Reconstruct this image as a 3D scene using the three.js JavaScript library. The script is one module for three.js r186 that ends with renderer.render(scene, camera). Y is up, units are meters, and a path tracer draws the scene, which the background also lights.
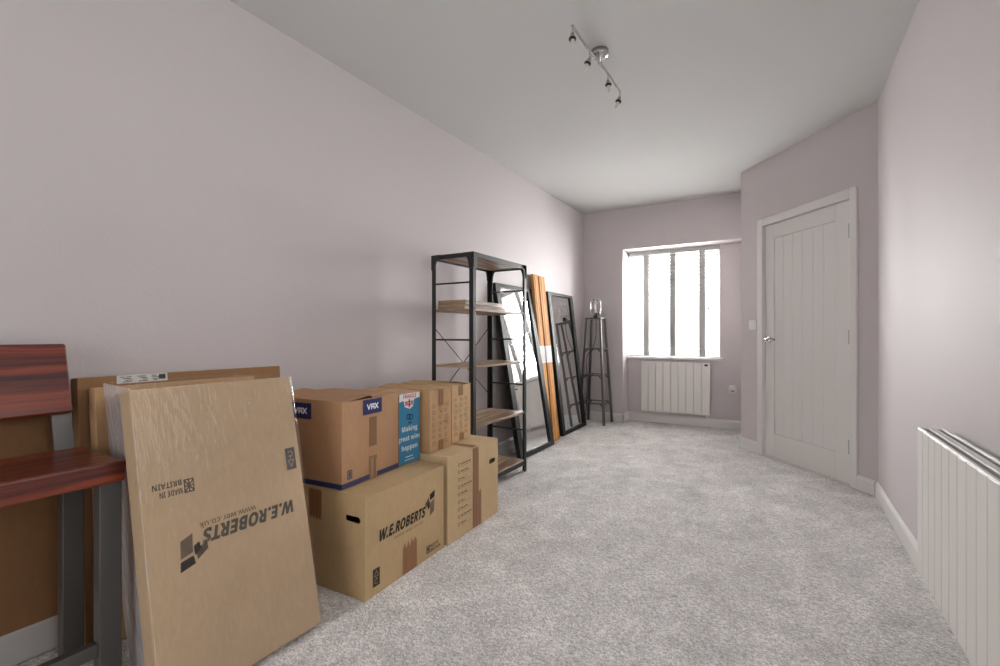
import * as THREE from 'three';
import { RoundedBoxGeometry } from 'three/addons/geometries/RoundedBoxGeometry.js';
import { mergeGeometries } from 'three/addons/utils/BufferGeometryUtils.js';
import { RectAreaLightUniformsLib } from 'three/addons/lights/RectAreaLightUniformsLib.js';

RectAreaLightUniformsLib.init();
const scene = new THREE.Scene();
const renderer = new THREE.WebGLRenderer({ antialias: true });
renderer.toneMapping = THREE.LinearToneMapping;
renderer.toneMappingExposure = 1.06;
renderer.shadowMap.enabled = true;

// ---------------------------------------------------------------- camera
const F_PX = 470, YAW = Math.atan2(283, 470);
const camera = new THREE.PerspectiveCamera(2 * Math.atan(333 / F_PX) * 180 / Math.PI, 1000 / 666, 0.05, 100);
camera.position.set(0, 1.05, 0);
camera.lookAt(-Math.sin(YAW), 1.05, -Math.cos(YAW));
camera.setViewOffset(1000, 666, 0, -2, 1000, 666);
scene.add(camera);

// ---------------------------------------------------------------- sky and daylight
scene.background = new THREE.Color().setRGB(2.0, 2.02, 2.04);          // bright overcast sky
function daylight(name, x, y, z, w, h, tx, ty, tz, rgb, power) {
  const l = new THREE.RectAreaLight(new THREE.Color().setRGB(...rgb), power, w, h);
  l.name = name; l.position.set(x, y, z); l.lookAt(tx, ty, tz); scene.add(l); return l;
}
daylight('far_window_daylight', -1.1, 1.95, -6.6, 2.0, 1.9, -1.1, 1.2, -4.6, [1, 0.993, 0.985], 80);
daylight('side_window_daylight', 0.93, 1.5, -0.75, 1.8, 1.5, -3, 1.5, -0.75, [1, 0.985, 0.96], 1.1);
daylight('back_window_daylight', -0.85, 1.25, 2.75, 2.2, 2.2, -0.85, 1.1, -3, [1, 0.985, 0.96], 2.5);

// ---------------------------------------------------------------- helpers
const XL = -2.155, XR = 0.53, ZF = -5.62, ZR = -5.83, H = 2.57, ZB = 2.2;
const col = (r, g, b) => new THREE.Color().setRGB(r, g, b);
const taken = {};
function numbered(name) { const n = taken[name] = (taken[name] ?? -1) + 1; return n ? `${name}_${String(n).padStart(3, '0')}` : name; }
let seedState = 12345;
function rnd() { seedState = (seedState * 1664525 + 1013904223) >>> 0; return seedState / 4294967296; }
function hash(x, y, s) { let h = Math.imul(x, 374761393) + Math.imul(y, 668265263) + Math.imul(s, 974634721); h = Math.imul(h ^ (h >>> 13), 1274126177); return ((h ^ (h >>> 16)) >>> 0) / 4294967296; }
function vn(x, y, p, q, s) {                                           // value noise that repeats after p, q cells
  const x0 = Math.floor(x), y0 = Math.floor(y), fx = x - x0, fy = y - y0, u = fx * fx * (3 - 2 * fx), v = fy * fy * (3 - 2 * fy);
  const m = (a, n) => ((a % n) + n) % n, a = m(x0, p), b = m(x0 + 1, p), c = m(y0, q), d = m(y0 + 1, q);
  return (hash(a, c, s) * (1 - u) + hash(b, c, s) * u) * (1 - v) + (hash(a, d, s) * (1 - u) + hash(b, d, s) * u) * v;
}
function fbm(u, v, fx, fy, s, oct = 4) { let t = 0, a = 0.5, n = 0; for (let i = 0; i < oct; i++) { t += a * vn(u * fx, v * fy, fx, fy, s + i); n += a; a *= 0.5; fx *= 2; fy *= 2; } return t / n; }
function dataTex(w, h, fn, srgb, repeatMetres) {
  const d = new Uint8Array(w * h * 4);
  for (let j = 0; j < h; j++) for (let i = 0; i < w; i++) {
    const c = fn((i + 0.5) / w, (j + 0.5) / h), k = (j * w + i) * 4, g = typeof c === 'number';
    for (let n = 0; n < 3; n++) d[k + n] = Math.max(0, Math.min(255, Math.round(255 * (g ? c : c[n]))));
    d[k + 3] = 255;
  }
  const t = new THREE.DataTexture(d, w, h);
  t.wrapS = t.wrapT = THREE.RepeatWrapping; t.magFilter = THREE.LinearFilter; t.minFilter = THREE.LinearMipmapLinearFilter; t.generateMipmaps = true;
  if (srgb) t.colorSpace = THREE.SRGBColorSpace;
  if (repeatMetres) t.repeat.set(1 / repeatMetres[0], 1 / repeatMetres[1]);
  t.needsUpdate = true; return t;
}
function boxUV(g, along = null) {                                      // uv in metres; u runs along the given axis where the face allows
  if (g.index) g = g.toNonIndexed();
  const p = g.attributes.position, n = p.count, uv = new Float32Array(n * 2), a = new THREE.Vector3(), b = new THREE.Vector3(), c = new THREE.Vector3();
  for (let i = 0; i < n; i += 3) {
    a.fromBufferAttribute(p, i); b.fromBufferAttribute(p, i + 1); c.fromBufferAttribute(p, i + 2);
    const nn = b.clone().sub(a).cross(c.clone().sub(a)), m = [Math.abs(nn.x), Math.abs(nn.y), Math.abs(nn.z)], k = m.indexOf(Math.max(...m));
    let axes = [[2, 1], [0, 2], [0, 1]][k];
    if (along !== null && axes[1] === along) axes = [axes[1], axes[0]];
    [a, b, c].forEach((v, j) => { const t = [v.x, v.y, v.z]; uv[(i + j) * 2] = t[axes[0]]; uv[(i + j) * 2 + 1] = t[axes[1]] + k * 0.37; });
  }
  g.setAttribute('uv', new THREE.BufferAttribute(uv, 2)); return g;
}
function box(x0, x1, y0, y1, z0, z1, r = 0, along = null, seg = 2) {
  const w = x1 - x0, h = y1 - y0, d = z1 - z0;
  let g = r > 0 ? new RoundedBoxGeometry(w, h, d, seg, Math.min(r, w / 2.02, h / 2.02, d / 2.02)) : new THREE.BoxGeometry(w, h, d);
  g.translate((x0 + x1) / 2, (y0 + y1) / 2, (z0 + z1) / 2);
  return boxUV(g, along);
}
function cyl(a, b, r, r2 = r, n = 10) {
  const A = new THREE.Vector3(...a), B = new THREE.Vector3(...b), d = B.clone().sub(A), g = new THREE.CylinderGeometry(r2, r, d.length(), n);
  g.translate(0, d.length() / 2, 0); g.applyQuaternion(new THREE.Quaternion().setFromUnitVectors(new THREE.Vector3(0, 1, 0), d.normalize())); g.translate(...a);
  return g.toNonIndexed();
}
function bar(a, b, w, d, upHint = [0, 0, 1], w2 = w, d2 = d) {          // square bar from a to b, tapering
  const A = new THREE.Vector3(...a), B = new THREE.Vector3(...b), y = B.clone().sub(A), L = y.length(); y.normalize();
  const x = y.clone().cross(new THREE.Vector3(...upHint)).normalize(), z = x.clone().cross(y);
  const g = new THREE.BoxGeometry(1, L, 1); g.translate(0, L / 2, 0);
  const p = g.attributes.position;
  for (let i = 0; i < p.count; i++) { const t = p.getY(i) / L; p.setX(i, p.getX(i) * (w + (w2 - w) * t)); p.setZ(i, p.getZ(i) * (d + (d2 - d) * t)); }
  g.applyMatrix4(new THREE.Matrix4().makeBasis(x, y, z)); g.translate(...a); g.computeVertexNormals();
  return boxUV(g);
}
function tube(pts, r, n = 40, rad = 6) { return new THREE.TubeGeometry(new THREE.CatmullRomCurve3(pts.map((p) => new THREE.Vector3(...p))), n, r, rad, false).toNonIndexed(); }
function join(list) {
  const gs = list.flat().map((g) => { g = g.index ? g.toNonIndexed() : g; const o = new THREE.BufferGeometry(); for (const k of ['position', 'normal', 'uv']) o.setAttribute(k, g.attributes[k]); return o; });
  return gs.length === 1 ? gs[0] : mergeGeometries(gs);
}
function part(name, geos, mat, parent) { const m = new THREE.Mesh(join([geos].flat()), mat); m.name = name; parent.add(m); return m; }
function struct(name, geos, mat, parent = scene) { const m = part(name, geos, mat, parent); if (parent === scene) m.userData.kind = 'structure'; return m; }
function thing(name, label, category, [x, y, z] = [0, 0, 0], group) {
  const g = new THREE.Group(); g.name = numbered(name); g.position.set(x, y, z); g.userData = { label, category }; if (group) g.userData.group = group; scene.add(g); return g;
}
function canvasTex(w, h, draw) {
  const c = document.createElement('canvas'); c.width = w; c.height = h; const x = c.getContext('2d'); draw(x, w, h);
  const t = new THREE.CanvasTexture(c); t.colorSpace = THREE.SRGBColorSpace; t.anisotropy = 8; return t;
}
function decal(name, parent, w, h, draw, [x, y, z], ry = 0, px = 1400, rough = 0.8) {   // flat print, tape or label
  const t = canvasTex(Math.max(8, Math.round(w * px)), Math.max(8, Math.round(h * px)), draw);
  const m = new THREE.Mesh(new THREE.PlaneGeometry(w, h), new THREE.MeshStandardMaterial({ map: t, transparent: true, roughness: rough }));
  m.name = name; m.position.set(x, y, z); m.rotation.y = ry; parent.add(m); return m;
}

// ---------------------------------------------------------------- materials
const std = (rgb, o = {}) => new THREE.MeshStandardMaterial({ color: col(...rgb), roughness: 0.6, ...o });
const phy = (rgb, o = {}) => new THREE.MeshPhysicalMaterial({ color: col(...rgb), roughness: 0.6, ...o });
const paintBump = dataTex(512, 512, (u, v) => 0.5 * fbm(u, v, 110, 110, 3, 2) + 0.5 * fbm(u, v, 12, 12, 9, 3), false, [0.9, 0.9]);
const M = {
  wall: phy([0.652, 0.604, 0.612], { roughness: 0.64, specularIntensity: 0.4, bumpMap: paintBump, bumpScale: 0.0006 }),
  ceiling: std([0.6, 0.6, 0.59], { roughness: 0.9, bumpMap: paintBump, bumpScale: 0.0006 }),
  gloss: std([0.82, 0.805, 0.785], { roughness: 0.38 }),
  radiator: std([0.83, 0.81, 0.775], { roughness: 0.4 }),
  upvc: std([0.82, 0.82, 0.82], { roughness: 0.35 }),
  slat: std([0.85, 0.85, 0.84], { roughness: 0.5 }),
  tape: std([0.46, 0.465, 0.45], { roughness: 0.9 }),
  plastic: std([0.87, 0.86, 0.84], { roughness: 0.4 }),
  chrome: std([0.62, 0.62, 0.62], { metalness: 1, roughness: 0.18 }),
  steel: std([0.42, 0.41, 0.4], { metalness: 1, roughness: 0.35 }),
  black: std([0.012, 0.012, 0.012], { roughness: 0.5 }),
  iron: std([0.014, 0.015, 0.015], { roughness: 0.5 }),
  frame: phy([0.013, 0.015, 0.0145], { roughness: 0.55, specularIntensity: 0.45 }),
  pewter: std([0.13, 0.125, 0.118], { metalness: 0.6, roughness: 0.42 }),
  mirror: std([0.93, 0.94, 0.935], { metalness: 1, roughness: 0.02 }),
  glass: phy([1, 1, 1], { roughness: 0.0, transmission: 1, thickness: 0, ior: 1.45 }),
  clearGlass: phy([1, 1, 1], { roughness: 0.02, transmission: 1, thickness: 0, ior: 1.5 }),
  fin: std([0.5, 0.49, 0.47], { roughness: 0.5 }),
  frosted: phy([0.85, 0.83, 0.77], { roughness: 0.4, transmission: 0.35, thickness: 0 }),
  dark: std([0.02, 0.018, 0.016], { roughness: 0.8 }),
};
const ringNoise = (u, v, s, along, across) => fbm(u, v, along, across, s, 4);
function woodTex(dark, mid, light, s, metres, streak = 1) {
  return dataTex(512, 512, (u, v) => {
    const warp = fbm(u, v, 2, 3, s, 3) * 0.22, r = fbm(u, v + warp, 2, 18, s + 20, 4), f = fbm(u, v, 6, 160, s + 40, 2);
    const k = Math.max(0, Math.min(1, 0.5 + (r - 0.5) * 2.6 * streak + (f - 0.5) * 0.7));
    return k < 0.5 ? dark.map((d, i) => d + (mid[i] - d) * k * 2) : mid.map((d, i) => d + (light[i] - d) * (k - 0.5) * 2);
  }, true, metres);
}
const redWood = woodTex([0.21, 0.06, 0.045], [0.4, 0.14, 0.08], [0.54, 0.23, 0.12], 5, [1.1, 0.3], 0.7);
const oak = woodTex([0.5, 0.4, 0.31], [0.64, 0.54, 0.44], [0.74, 0.65, 0.55], 15, [0.9, 0.4]);
const oakDark = woodTex([0.3, 0.2, 0.13], [0.43, 0.31, 0.22], [0.53, 0.4, 0.3], 25, [0.9, 0.3]);
const pine = woodTex([0.58, 0.36, 0.16], [0.77, 0.53, 0.28], [0.86, 0.66, 0.42], 35, [1.4, 0.25]);
M.bench = phy([1, 1, 1], { map: redWood, roughness: 0.38, clearcoat: 0.45, clearcoatRoughness: 0.18 });
M.oak = std([1, 1, 1], { map: oak, roughness: 0.45 });
M.oakDark = std([1, 1, 1], { map: oakDark, roughness: 0.6 });
M.pine = phy([1, 1, 1], { map: pine, roughness: 0.7, specularIntensity: 0.35 });
function cardTex(rgb, s, mottle = 0.05) {
  return dataTex(512, 512, (u, v) => {
    const k = 1 + (fbm(u, v, 3, 3, s, 4) - 0.5) * mottle * 2 + (fbm(u, v, 90, 30, s + 9, 2) - 0.5) * 0.05 + Math.sin(u * Math.PI * 2 * 90) * 0.003;
    return rgb.map((c) => c * k);
  }, true, [0.7, 0.7]);
}
const cardBump = dataTex(512, 512, (u, v) => 0.08 * (0.5 + 0.5 * Math.sin(u * Math.PI * 2 * 90)) + 0.92 * fbm(u, v, 8, 8, 77, 4), false, [0.7, 0.7]);
const card = (rgb, s, mottle) => std([1, 1, 1], { map: cardTex(rgb, s, mottle), roughness: 0.82, bumpMap: cardBump, bumpScale: 0.0012 });
M.cardBuff = card([0.765, 0.65, 0.485], 51);
M.cardBuff2 = card([0.8, 0.69, 0.53], 61);
M.cardBrown = card([0.7, 0.54, 0.4], 71);
M.cardTan = card([0.76, 0.61, 0.445], 81);
M.cardPale = card([0.79, 0.66, 0.49], 91);
M.cardKraft = card([0.6, 0.45, 0.3], 101);
M.cardDark = card([0.52, 0.37, 0.235], 111);
M.cardPack = card([0.755, 0.65, 0.525], 121);
M.blueCard = card([0.24, 0.53, 0.68], 131, 0.03);
const filmBump = dataTex(512, 512, (u, v) => 0.55 * fbm(u + v * 0.5, v, 26, 9, 141, 3) + 0.45 * fbm(u, v + u, 60, 14, 147, 2), false, [0.45, 0.45]);
M.film = phy([1, 1, 1], { transmission: 1, thickness: 0, roughness: 0.14, ior: 1.42, bumpMap: filmBump, bumpScale: 0.004 });
M.filmFold = phy([0.95, 0.95, 0.98], { transmission: 0.85, thickness: 0, roughness: 0.5, ior: 1.5, bumpMap: filmBump, bumpScale: 0.003 });
M.legMetal = std([0.12, 0.115, 0.11], { metalness: 0.4, roughness: 0.42 });
M.foam = std([0.5, 0.48, 0.46], { roughness: 0.7 });
M.parcelTape = phy([0.33, 0.19, 0.1], { roughness: 0.35, clearcoat: 0.3 });
M.navy = std([0.035, 0.04, 0.12], { roughness: 0.55 });

// ---------------------------------------------------------------- setting
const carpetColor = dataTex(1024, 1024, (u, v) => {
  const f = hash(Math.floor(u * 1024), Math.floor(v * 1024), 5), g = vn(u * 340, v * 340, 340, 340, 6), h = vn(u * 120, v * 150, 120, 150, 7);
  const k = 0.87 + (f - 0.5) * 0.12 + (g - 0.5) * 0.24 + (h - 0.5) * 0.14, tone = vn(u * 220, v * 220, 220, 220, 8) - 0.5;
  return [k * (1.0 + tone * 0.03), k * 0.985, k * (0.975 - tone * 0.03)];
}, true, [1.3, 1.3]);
const carpetBump = dataTex(1024, 1024, (u, v) => 0.6 * vn(u * 340, v * 340, 340, 340, 6) + 0.4 * vn(u * 120, v * 150, 120, 150, 7), false, [1.3, 1.3]);
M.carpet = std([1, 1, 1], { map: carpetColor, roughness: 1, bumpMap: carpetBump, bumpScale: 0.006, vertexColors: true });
{
  const nx = 116, nz = 336, g = new THREE.PlaneGeometry(2.9, 8.4, nx, nz); g.rotateX(-Math.PI / 2); g.translate(-0.75, 0, -1.95);
  const p = g.attributes.position, uv = g.attributes.uv, c = new Float32Array(p.count * 3);
  for (let i = 0; i < p.count; i++) {
    const x = p.getX(i), z = p.getZ(i), k = 1 + (fbm((x + 5) / 10, (z + 10) / 12, 40, 52, 21, 3) - 0.5) * 0.34 + (fbm((x + 5) / 10, (z + 10) / 12, 150, 130, 41, 2) - 0.5) * 0.3;   // lay of the pile: brushed patches
    c.set([k, k, k], i * 3); uv.setXY(i, x, z);
    p.setY(i, (fbm((x + 5) / 10, (z + 10) / 12, 60, 70, 31, 2) - 0.5) * 0.003 - 0.0015);
  }
  g.setAttribute('color', new THREE.BufferAttribute(c, 3)); g.computeVertexNormals();
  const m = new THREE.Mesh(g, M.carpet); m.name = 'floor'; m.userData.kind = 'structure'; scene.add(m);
  part('subfloor', box(-2.5, 0.9, -0.15, -0.006, -6.3, 2.5), M.ceiling, m);
}
struct('ceiling', box(-2.5, 0.9, H, H + 0.15, -6.3, 2.5), M.ceiling);
struct('wall_left', box(XL - 0.2, XL, 0, H, -6.1, 2.4), M.wall);
const WX0 = -1.655, WX1 = -0.612, WY0 = 0.785, WY1 = 2.08;
struct('wall_far', [box(WX0, -0.2, 0, WY0, -6.12, ZR), box(WX1, -0.2, WY0, WY1, -6.12, ZR)], M.wall);
struct('wall_far_left', box(XL, WX0, 0, H, -6.12, ZF), M.wall);
struct('wall_far_top', box(WX0, -0.2, WY1, H, -6.12, ZF), M.wall);
struct('wall_return', box(-0.334, -0.2, 0, H, ZR, -4.94), M.wall);
const SZ0 = -1.55, SZ1 = 0.05, SY0 = 0.9, SY1 = 2.1;                     // side window beside the camera
struct('wall_right', [
  box(XR, XR + 0.25, 0, H, -3.95, SZ0), box(XR, XR + 0.25, 0, H, SZ1, 2.4),
  box(XR, XR + 0.25, 0, SY0, SZ0, SZ1), box(XR, XR + 0.25, SY1, H, SZ0, SZ1),
], M.wall);
const BX0 = -1.65, BX1 = -0.05, BY1 = 2.1;                               // glazed double door in the wall behind the camera
struct('wall_back', [box(XL, BX0, 0, H, ZB, ZB + 0.2), box(BX1, XR, 0, H, ZB, ZB + 0.2), box(BX0, BX1, BY1, H, ZB, ZB + 0.2)], M.wall);
// angled wall with the door: s runs from the outer corner to the right wall
const BW = [-0.334, 0, -4.931], PHI = -Math.atan2(0.772, 0.636);
const DS0 = 0.3, DS1 = 1.152, DTOP = 1.998;
const wallDoor = struct('wall_door', [
  box(0, DS0, 0, H, -0.1, 0), box(DS1, 1.4, 0, H, -0.1, 0), box(DS0, DS1, DTOP, H, -0.1, 0), box(-0.02, 1.5, 0, H, -0.2, -0.1),
], M.wall);
wallDoor.position.set(...BW); wallDoor.rotation.y = PHI;

// skirting boards: profile swept along straight runs
function skirt(len, h = 0.1, t = 0.016) {
  const s = new THREE.Shape([[0, 0], [t, 0], [t, h - 0.022], [t - 0.004, h - 0.012], [t - 0.009, h - 0.004], [t - 0.011, h], [0, h]].map(([x, y]) => new THREE.Vector2(x, y)));
  return boxUV(new THREE.ExtrudeGeometry(s, { depth: len, bevelEnabled: false }));
}
const local = (s) => [BW[0] + 0.636 * s, BW[2] + 0.772 * s];
function skirtRun(a, b, inward) {                                      // inward: direction into the room
  const L = Math.hypot(b[0] - a[0], b[1] - a[1]), g = skirt(L), dz = new THREE.Vector3((b[0] - a[0]) / L, 0, (b[1] - a[1]) / L), dx = new THREE.Vector3(inward[0], 0, inward[1]);
  const m = new THREE.Matrix4().makeBasis(dx, new THREE.Vector3(0, 1, 0), dz);
  if (m.determinant() < 0) return skirtRun(b, a, inward);
  g.applyMatrix4(m); g.translate(a[0], 0, a[1]); return g;
}
struct('baseboard_left', skirtRun([XL, ZF], [XL, ZB], [1, 0]), M.gloss);
struct('baseboard_far', [skirtRun([XL, ZF], [WX0 + 0.016, ZF], [0, 1]), skirtRun([WX0, ZR], [WX0, ZF + 0.016], [1, 0]), skirtRun([WX0, ZR], [-0.334, ZR], [0, 1])], M.gloss);
struct('baseboard_return', skirtRun([-0.334, ZR], [-0.334, -4.92], [-1, 0]), M.gloss);
const NRM = [-0.772, 0.636];
struct('baseboard_door', [skirtRun(local(-0.012), local(0.236), NRM), skirtRun(local(1.212), local(1.345), NRM)], M.gloss);
struct('baseboard_right', skirtRun([XR, -3.885], [XR, ZB], [-1, 0]), M.gloss);
struct('baseboard_back', [skirtRun([XL, ZB], [BX0, ZB], [0, -1]), skirtRun([BX1, ZB], [XR, ZB], [0, -1])], M.gloss);

// ---------------------------------------------------------------- far window, sill and blind
{
  const w = new THREE.Group(); w.name = 'window_1'; w.userData.kind = 'structure'; scene.add(w);
  const z0 = -6.08, z1 = -6.01;
  part('window_frame', [box(WX0, WX0 + 0.05, WY0, WY1, z0, z1, 0.004), box(WX1 - 0.05, WX1, WY0, WY1, z0, z1, 0.004), box(WX0 + 0.05, WX1 - 0.05, WY1 - 0.05, WY1, z0, z1, 0.004), box(WX0 + 0.05, WX1 - 0.05, WY0, WY0 + 0.05, z0, z1, 0.004)], M.upvc, w);
  const a = WX0 + 0.05, b = WX1 - 0.05, c = WY0 + 0.05, d = WY1 - 0.05, s = 0.055, y0 = z0 + 0.01, y1 = z1 + 0.012;
  part('sash', [box(a, a + s, c, d, y0, y1, 0.006), box(b - s, b, c, d, y0, y1, 0.006), box(a + s, b - s, d - s, d, y0, y1, 0.006), box(a + s, b - s, c, c + s, y0, y1, 0.006)], M.upvc, w);
  part('pane', box(a + s - 0.008, b - s + 0.008, c + s - 0.008, d - s + 0.008, z0 + 0.03, z0 + 0.034), M.glass, w);
  part('window_handle', [box(b - 0.042, b - 0.014, 1.42, 1.49, y1, y1 + 0.012, 0.004), box(b - 0.036, b - 0.02, 1.44, 1.56, y1 + 0.012, y1 + 0.026, 0.005)], M.steel, w);
  struct('trim_1', box(WX0, -0.565, 0.762, WY0 + 0.002, -6.01, ZR + 0.04, 0.006), M.upvc).name = 'trim_1';
}
{
  const t = thing('venetian_blind', 'white slatted venetian blind with wide grey ladder tapes in the far window', 'blind', [0, 0, 0]);
  const x0 = WX0 + 0.012, x1 = WX1 - 0.008, zc = -5.885;
  part('headrail', box(x0, x1, WY1 - 0.055, WY1 - 0.002, zc - 0.03, zc + 0.038, 0.004), M.tape, t);
  part('bottom_rail', box(x0, x1, WY0 + 0.006, WY0 + 0.02, zc - 0.027, zc + 0.027, 0.004), M.tape, t);
  const sg = box(x0 + 0.004, x1 - 0.004, -0.0012, 0.0012, -0.025, 0.025, 0.001, 0, 1);
  const n = 28, y0 = WY0 + 0.058, y1 = WY1 - 0.085;
  for (let i = 0; i < n; i++) { const s = part('slat', sg, M.slat, t); s.position.set(0, y0 + (y1 - y0) * i / (n - 1), zc); }
  for (const x of [-1.436, -1.126, -0.802]) {
    part('ladder_tape', box(x - 0.031, x + 0.031, WY0 + 0.012, WY1 - 0.05, zc + 0.027, zc + 0.0285), M.tape, t);
    part('ladder_tape', box(x - 0.031, x + 0.031, WY0 + 0.012, WY1 - 0.05, zc - 0.0285, zc - 0.027), M.tape, t);
  }
  for (const [x, y] of [[-1.52, 1.36], [-1.512, 1.29], [-0.735, 1.345]]) {
    const k = part('cord', cyl([x, y + 0.03, zc + 0.034], [x, WY1 - 0.05, zc + 0.034], 0.001, 0.001, 5), M.slat, t);
    const pull = part('cord_pull', new THREE.LatheGeometry([[0.001, 0.03], [0.006, 0.024], [0.009, 0], [0.006, -0.003], [0, -0.004]].map(([a, b]) => new THREE.Vector2(a, b)), 10).toNonIndexed(), M.pewter, k);
    pull.position.set(x, y, zc + 0.034);
  }
}
// side window beside the camera (out of the frame; its daylight falls on the left wall)
{
  const w = new THREE.Group(); w.name = 'window_2'; w.userData.kind = 'structure'; scene.add(w);
  const x0 = XR + 0.16, x1 = XR + 0.22, m = (SZ0 + SZ1) / 2;
  part('window_frame', [box(x0, x1, SY0, SY0 + 0.06, SZ0, SZ1), box(x0, x1, SY1 - 0.06, SY1, SZ0, SZ1), box(x0, x1, SY0, SY1, SZ0, SZ0 + 0.06), box(x0, x1, SY0, SY1, SZ1 - 0.06, SZ1), box(x0, x1, SY0, SY1, m - 0.03, m + 0.03)], M.upvc, w);
  part('pane', box(x0 + 0.02, x0 + 0.024, SY0 + 0.05, SY1 - 0.05, SZ0 + 0.05, m - 0.02), M.glass, w);
  part('pane', box(x0 + 0.02, x0 + 0.024, SY0 + 0.05, SY1 - 0.05, m + 0.02, SZ1 - 0.05), M.glass, w);
  struct('trim_2', box(XR - 0.03, x0, SY0 - 0.022, SY0 + 0.002, SZ0 - 0.03, SZ1 + 0.03, 0.005), M.upvc);
}

{
  const w = new THREE.Group(); w.name = 'door_2'; w.userData.kind = 'structure'; scene.add(w);
  const z0 = ZB + 0.08, z1 = ZB + 0.14, m = (BX0 + BX1) / 2;
  part('door_frame', [box(BX0, BX1, BY1 - 0.05, BY1, z0, z1), box(BX0, BX0 + 0.05, 0, BY1 - 0.05, z0, z1), box(BX1 - 0.05, BX1, 0, BY1 - 0.05, z0, z1), box(BX0, BX1, -0.01, 0.03, z0, z1)], M.upvc, w);
  for (const [a, b] of [[BX0 + 0.05, m - 0.002], [m + 0.002, BX1 - 0.05]]) {
    part('door_leaf', [box(a, a + 0.09, 0.03, BY1 - 0.05, z0 + 0.005, z1 - 0.005), box(b - 0.09, b, 0.03, BY1 - 0.05, z0 + 0.005, z1 - 0.005), box(a + 0.09, b - 0.09, BY1 - 0.14, BY1 - 0.05, z0 + 0.005, z1 - 0.005), box(a + 0.09, b - 0.09, 0.03, 0.2, z0 + 0.005, z1 - 0.005)], M.upvc, w);
    part('pane', box(a + 0.085, b - 0.085, 0.195, BY1 - 0.135, z0 + 0.028, z0 + 0.032), M.glass, w);
  }
}

// ---------------------------------------------------------------- door
{
  const d = new THREE.Group(); d.name = 'door_1'; d.userData.kind = 'structure'; d.position.set(...BW); d.rotation.y = PHI; scene.add(d);
  const A0 = 0.236, A1 = 1.214, AT = 2.064, L0 = 0.307, L1 = 1.148, LB = 0.012, LT = 1.992;
  part('architrave', [box(A0, DS0 + 0.002, 0, AT, -0.002, 0.018, 0.006), box(DS1 + 0.008, A1, 0, AT, -0.002, 0.018, 0.006), box(DS0 + 0.002, DS1 + 0.008, DTOP - 0.002, AT, -0.002, 0.018, 0.006)], M.gloss, d);
  part('door_lining', [box(DS0, L0 - 0.003, 0, DTOP, -0.1, -0.001), box(L1 + 0.003, DS1, 0, DTOP, -0.1, -0.001), box(L0 - 0.003, L1 + 0.003, LT + 0.003, DTOP, -0.1, -0.001)], M.gloss, d);
  part('gap_light_strip', box(L0, L1, 0.0, 0.01, -0.05, 0.006, 0.003), M.upvc, d);  // pale strip standing in for hallway light showing under the leaf
  const leaf = new THREE.Group(); leaf.name = 'door_leaf'; d.add(leaf);
  const z0 = -0.05, z1 = -0.008, P0 = 0.41, P1 = 1.022, PB = 0.213, PT = 1.872;
  part('stile', box(L0, P0, LB, LT, z0, z1, 0.004), M.gloss, leaf);
  part('stile', box(P1, L1, LB, LT, z0, z1, 0.004), M.gloss, leaf);
  part('top_rail', box(P0, P1, PT, LT, z0, z1, 0.004), M.gloss, leaf);
  part('bottom_rail', box(P0, P1, LB, PB, z0, z1, 0.004), M.gloss, leaf);
  part('backing_panel', box(P0, P1, PB, PT, z0, z1 - 0.018), M.gloss, leaf);
  const n = 6, pw = (P1 - P0 - 0.004) / n;
  for (let i = 0; i < n; i++) part('plank', box(P0 + 0.002 + i * pw + 0.0003, P0 + 0.002 + (i + 1) * pw - 0.0003, PB + 0.001, PT - 0.001, z1 - 0.02, z1 - 0.004, 0.0035), M.gloss, leaf);
  const h = new THREE.Group(); h.name = 'door_handle'; d.add(h);
  const hx = 0.362, hy = 1.012;
  part('rose', cyl([hx, hy, z1], [hx, hy, z1 + 0.009], 0.026, 0.025, 20), M.chrome, h);
  part('lever', [cyl([hx, hy, z1 + 0.008], [hx, hy, z1 + 0.05], 0.009, 0.008, 12), tube([[hx - 0.004, hy, z1 + 0.046], [hx + 0.03, hy + 0.003, z1 + 0.052], [hx + 0.07, hy + 0.001, z1 + 0.053], [hx + 0.115, hy - 0.002, z1 + 0.05]], 0.0085, 16, 8)], M.chrome, h);
  for (const y of [1.775, 1.035, 0.272]) part('hinge', [cyl([L1 - 0.001, y - 0.05, z1 + 0.007], [L1 - 0.001, y + 0.05, z1 + 0.007], 0.0075, 0.0075, 10), box(L1 - 0.012, L1 + 0.004, y - 0.045, y + 0.045, z1 - 0.002, z1 + 0.0015)], M.steel, d);
}
{
  const t = thing('light_switch', 'white square light switch on the wall beside the door frame', 'light switch');
  t.position.set(...BW); t.rotation.y = PHI;
  part('plate', box(0.118, 0.204, 1.096, 1.182, 0, 0.01, 0.004), M.plastic, t);
  part('rocker', box(0.148, 0.174, 1.118, 1.16, 0.01, 0.015, 0.002), M.plastic, t);
}
{
  const t = thing('wall_timer_switch', 'white boxy timer control on the far wall right of the radiator', 'control box');
  part('back_plate', box(-0.522, -0.436, 0.398, 0.484, ZR + 0.001, ZR + 0.012, 0.004), M.plastic, t);
  part('control_body', box(-0.516, -0.442, 0.408, 0.492, ZR + 0.012, ZR + 0.05, 0.012), M.plastic, t);
  part('dial_panel', box(-0.498, -0.46, 0.424, 0.436, ZR + 0.05, ZR + 0.052, 0.001), M.pewter, t);
}

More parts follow.
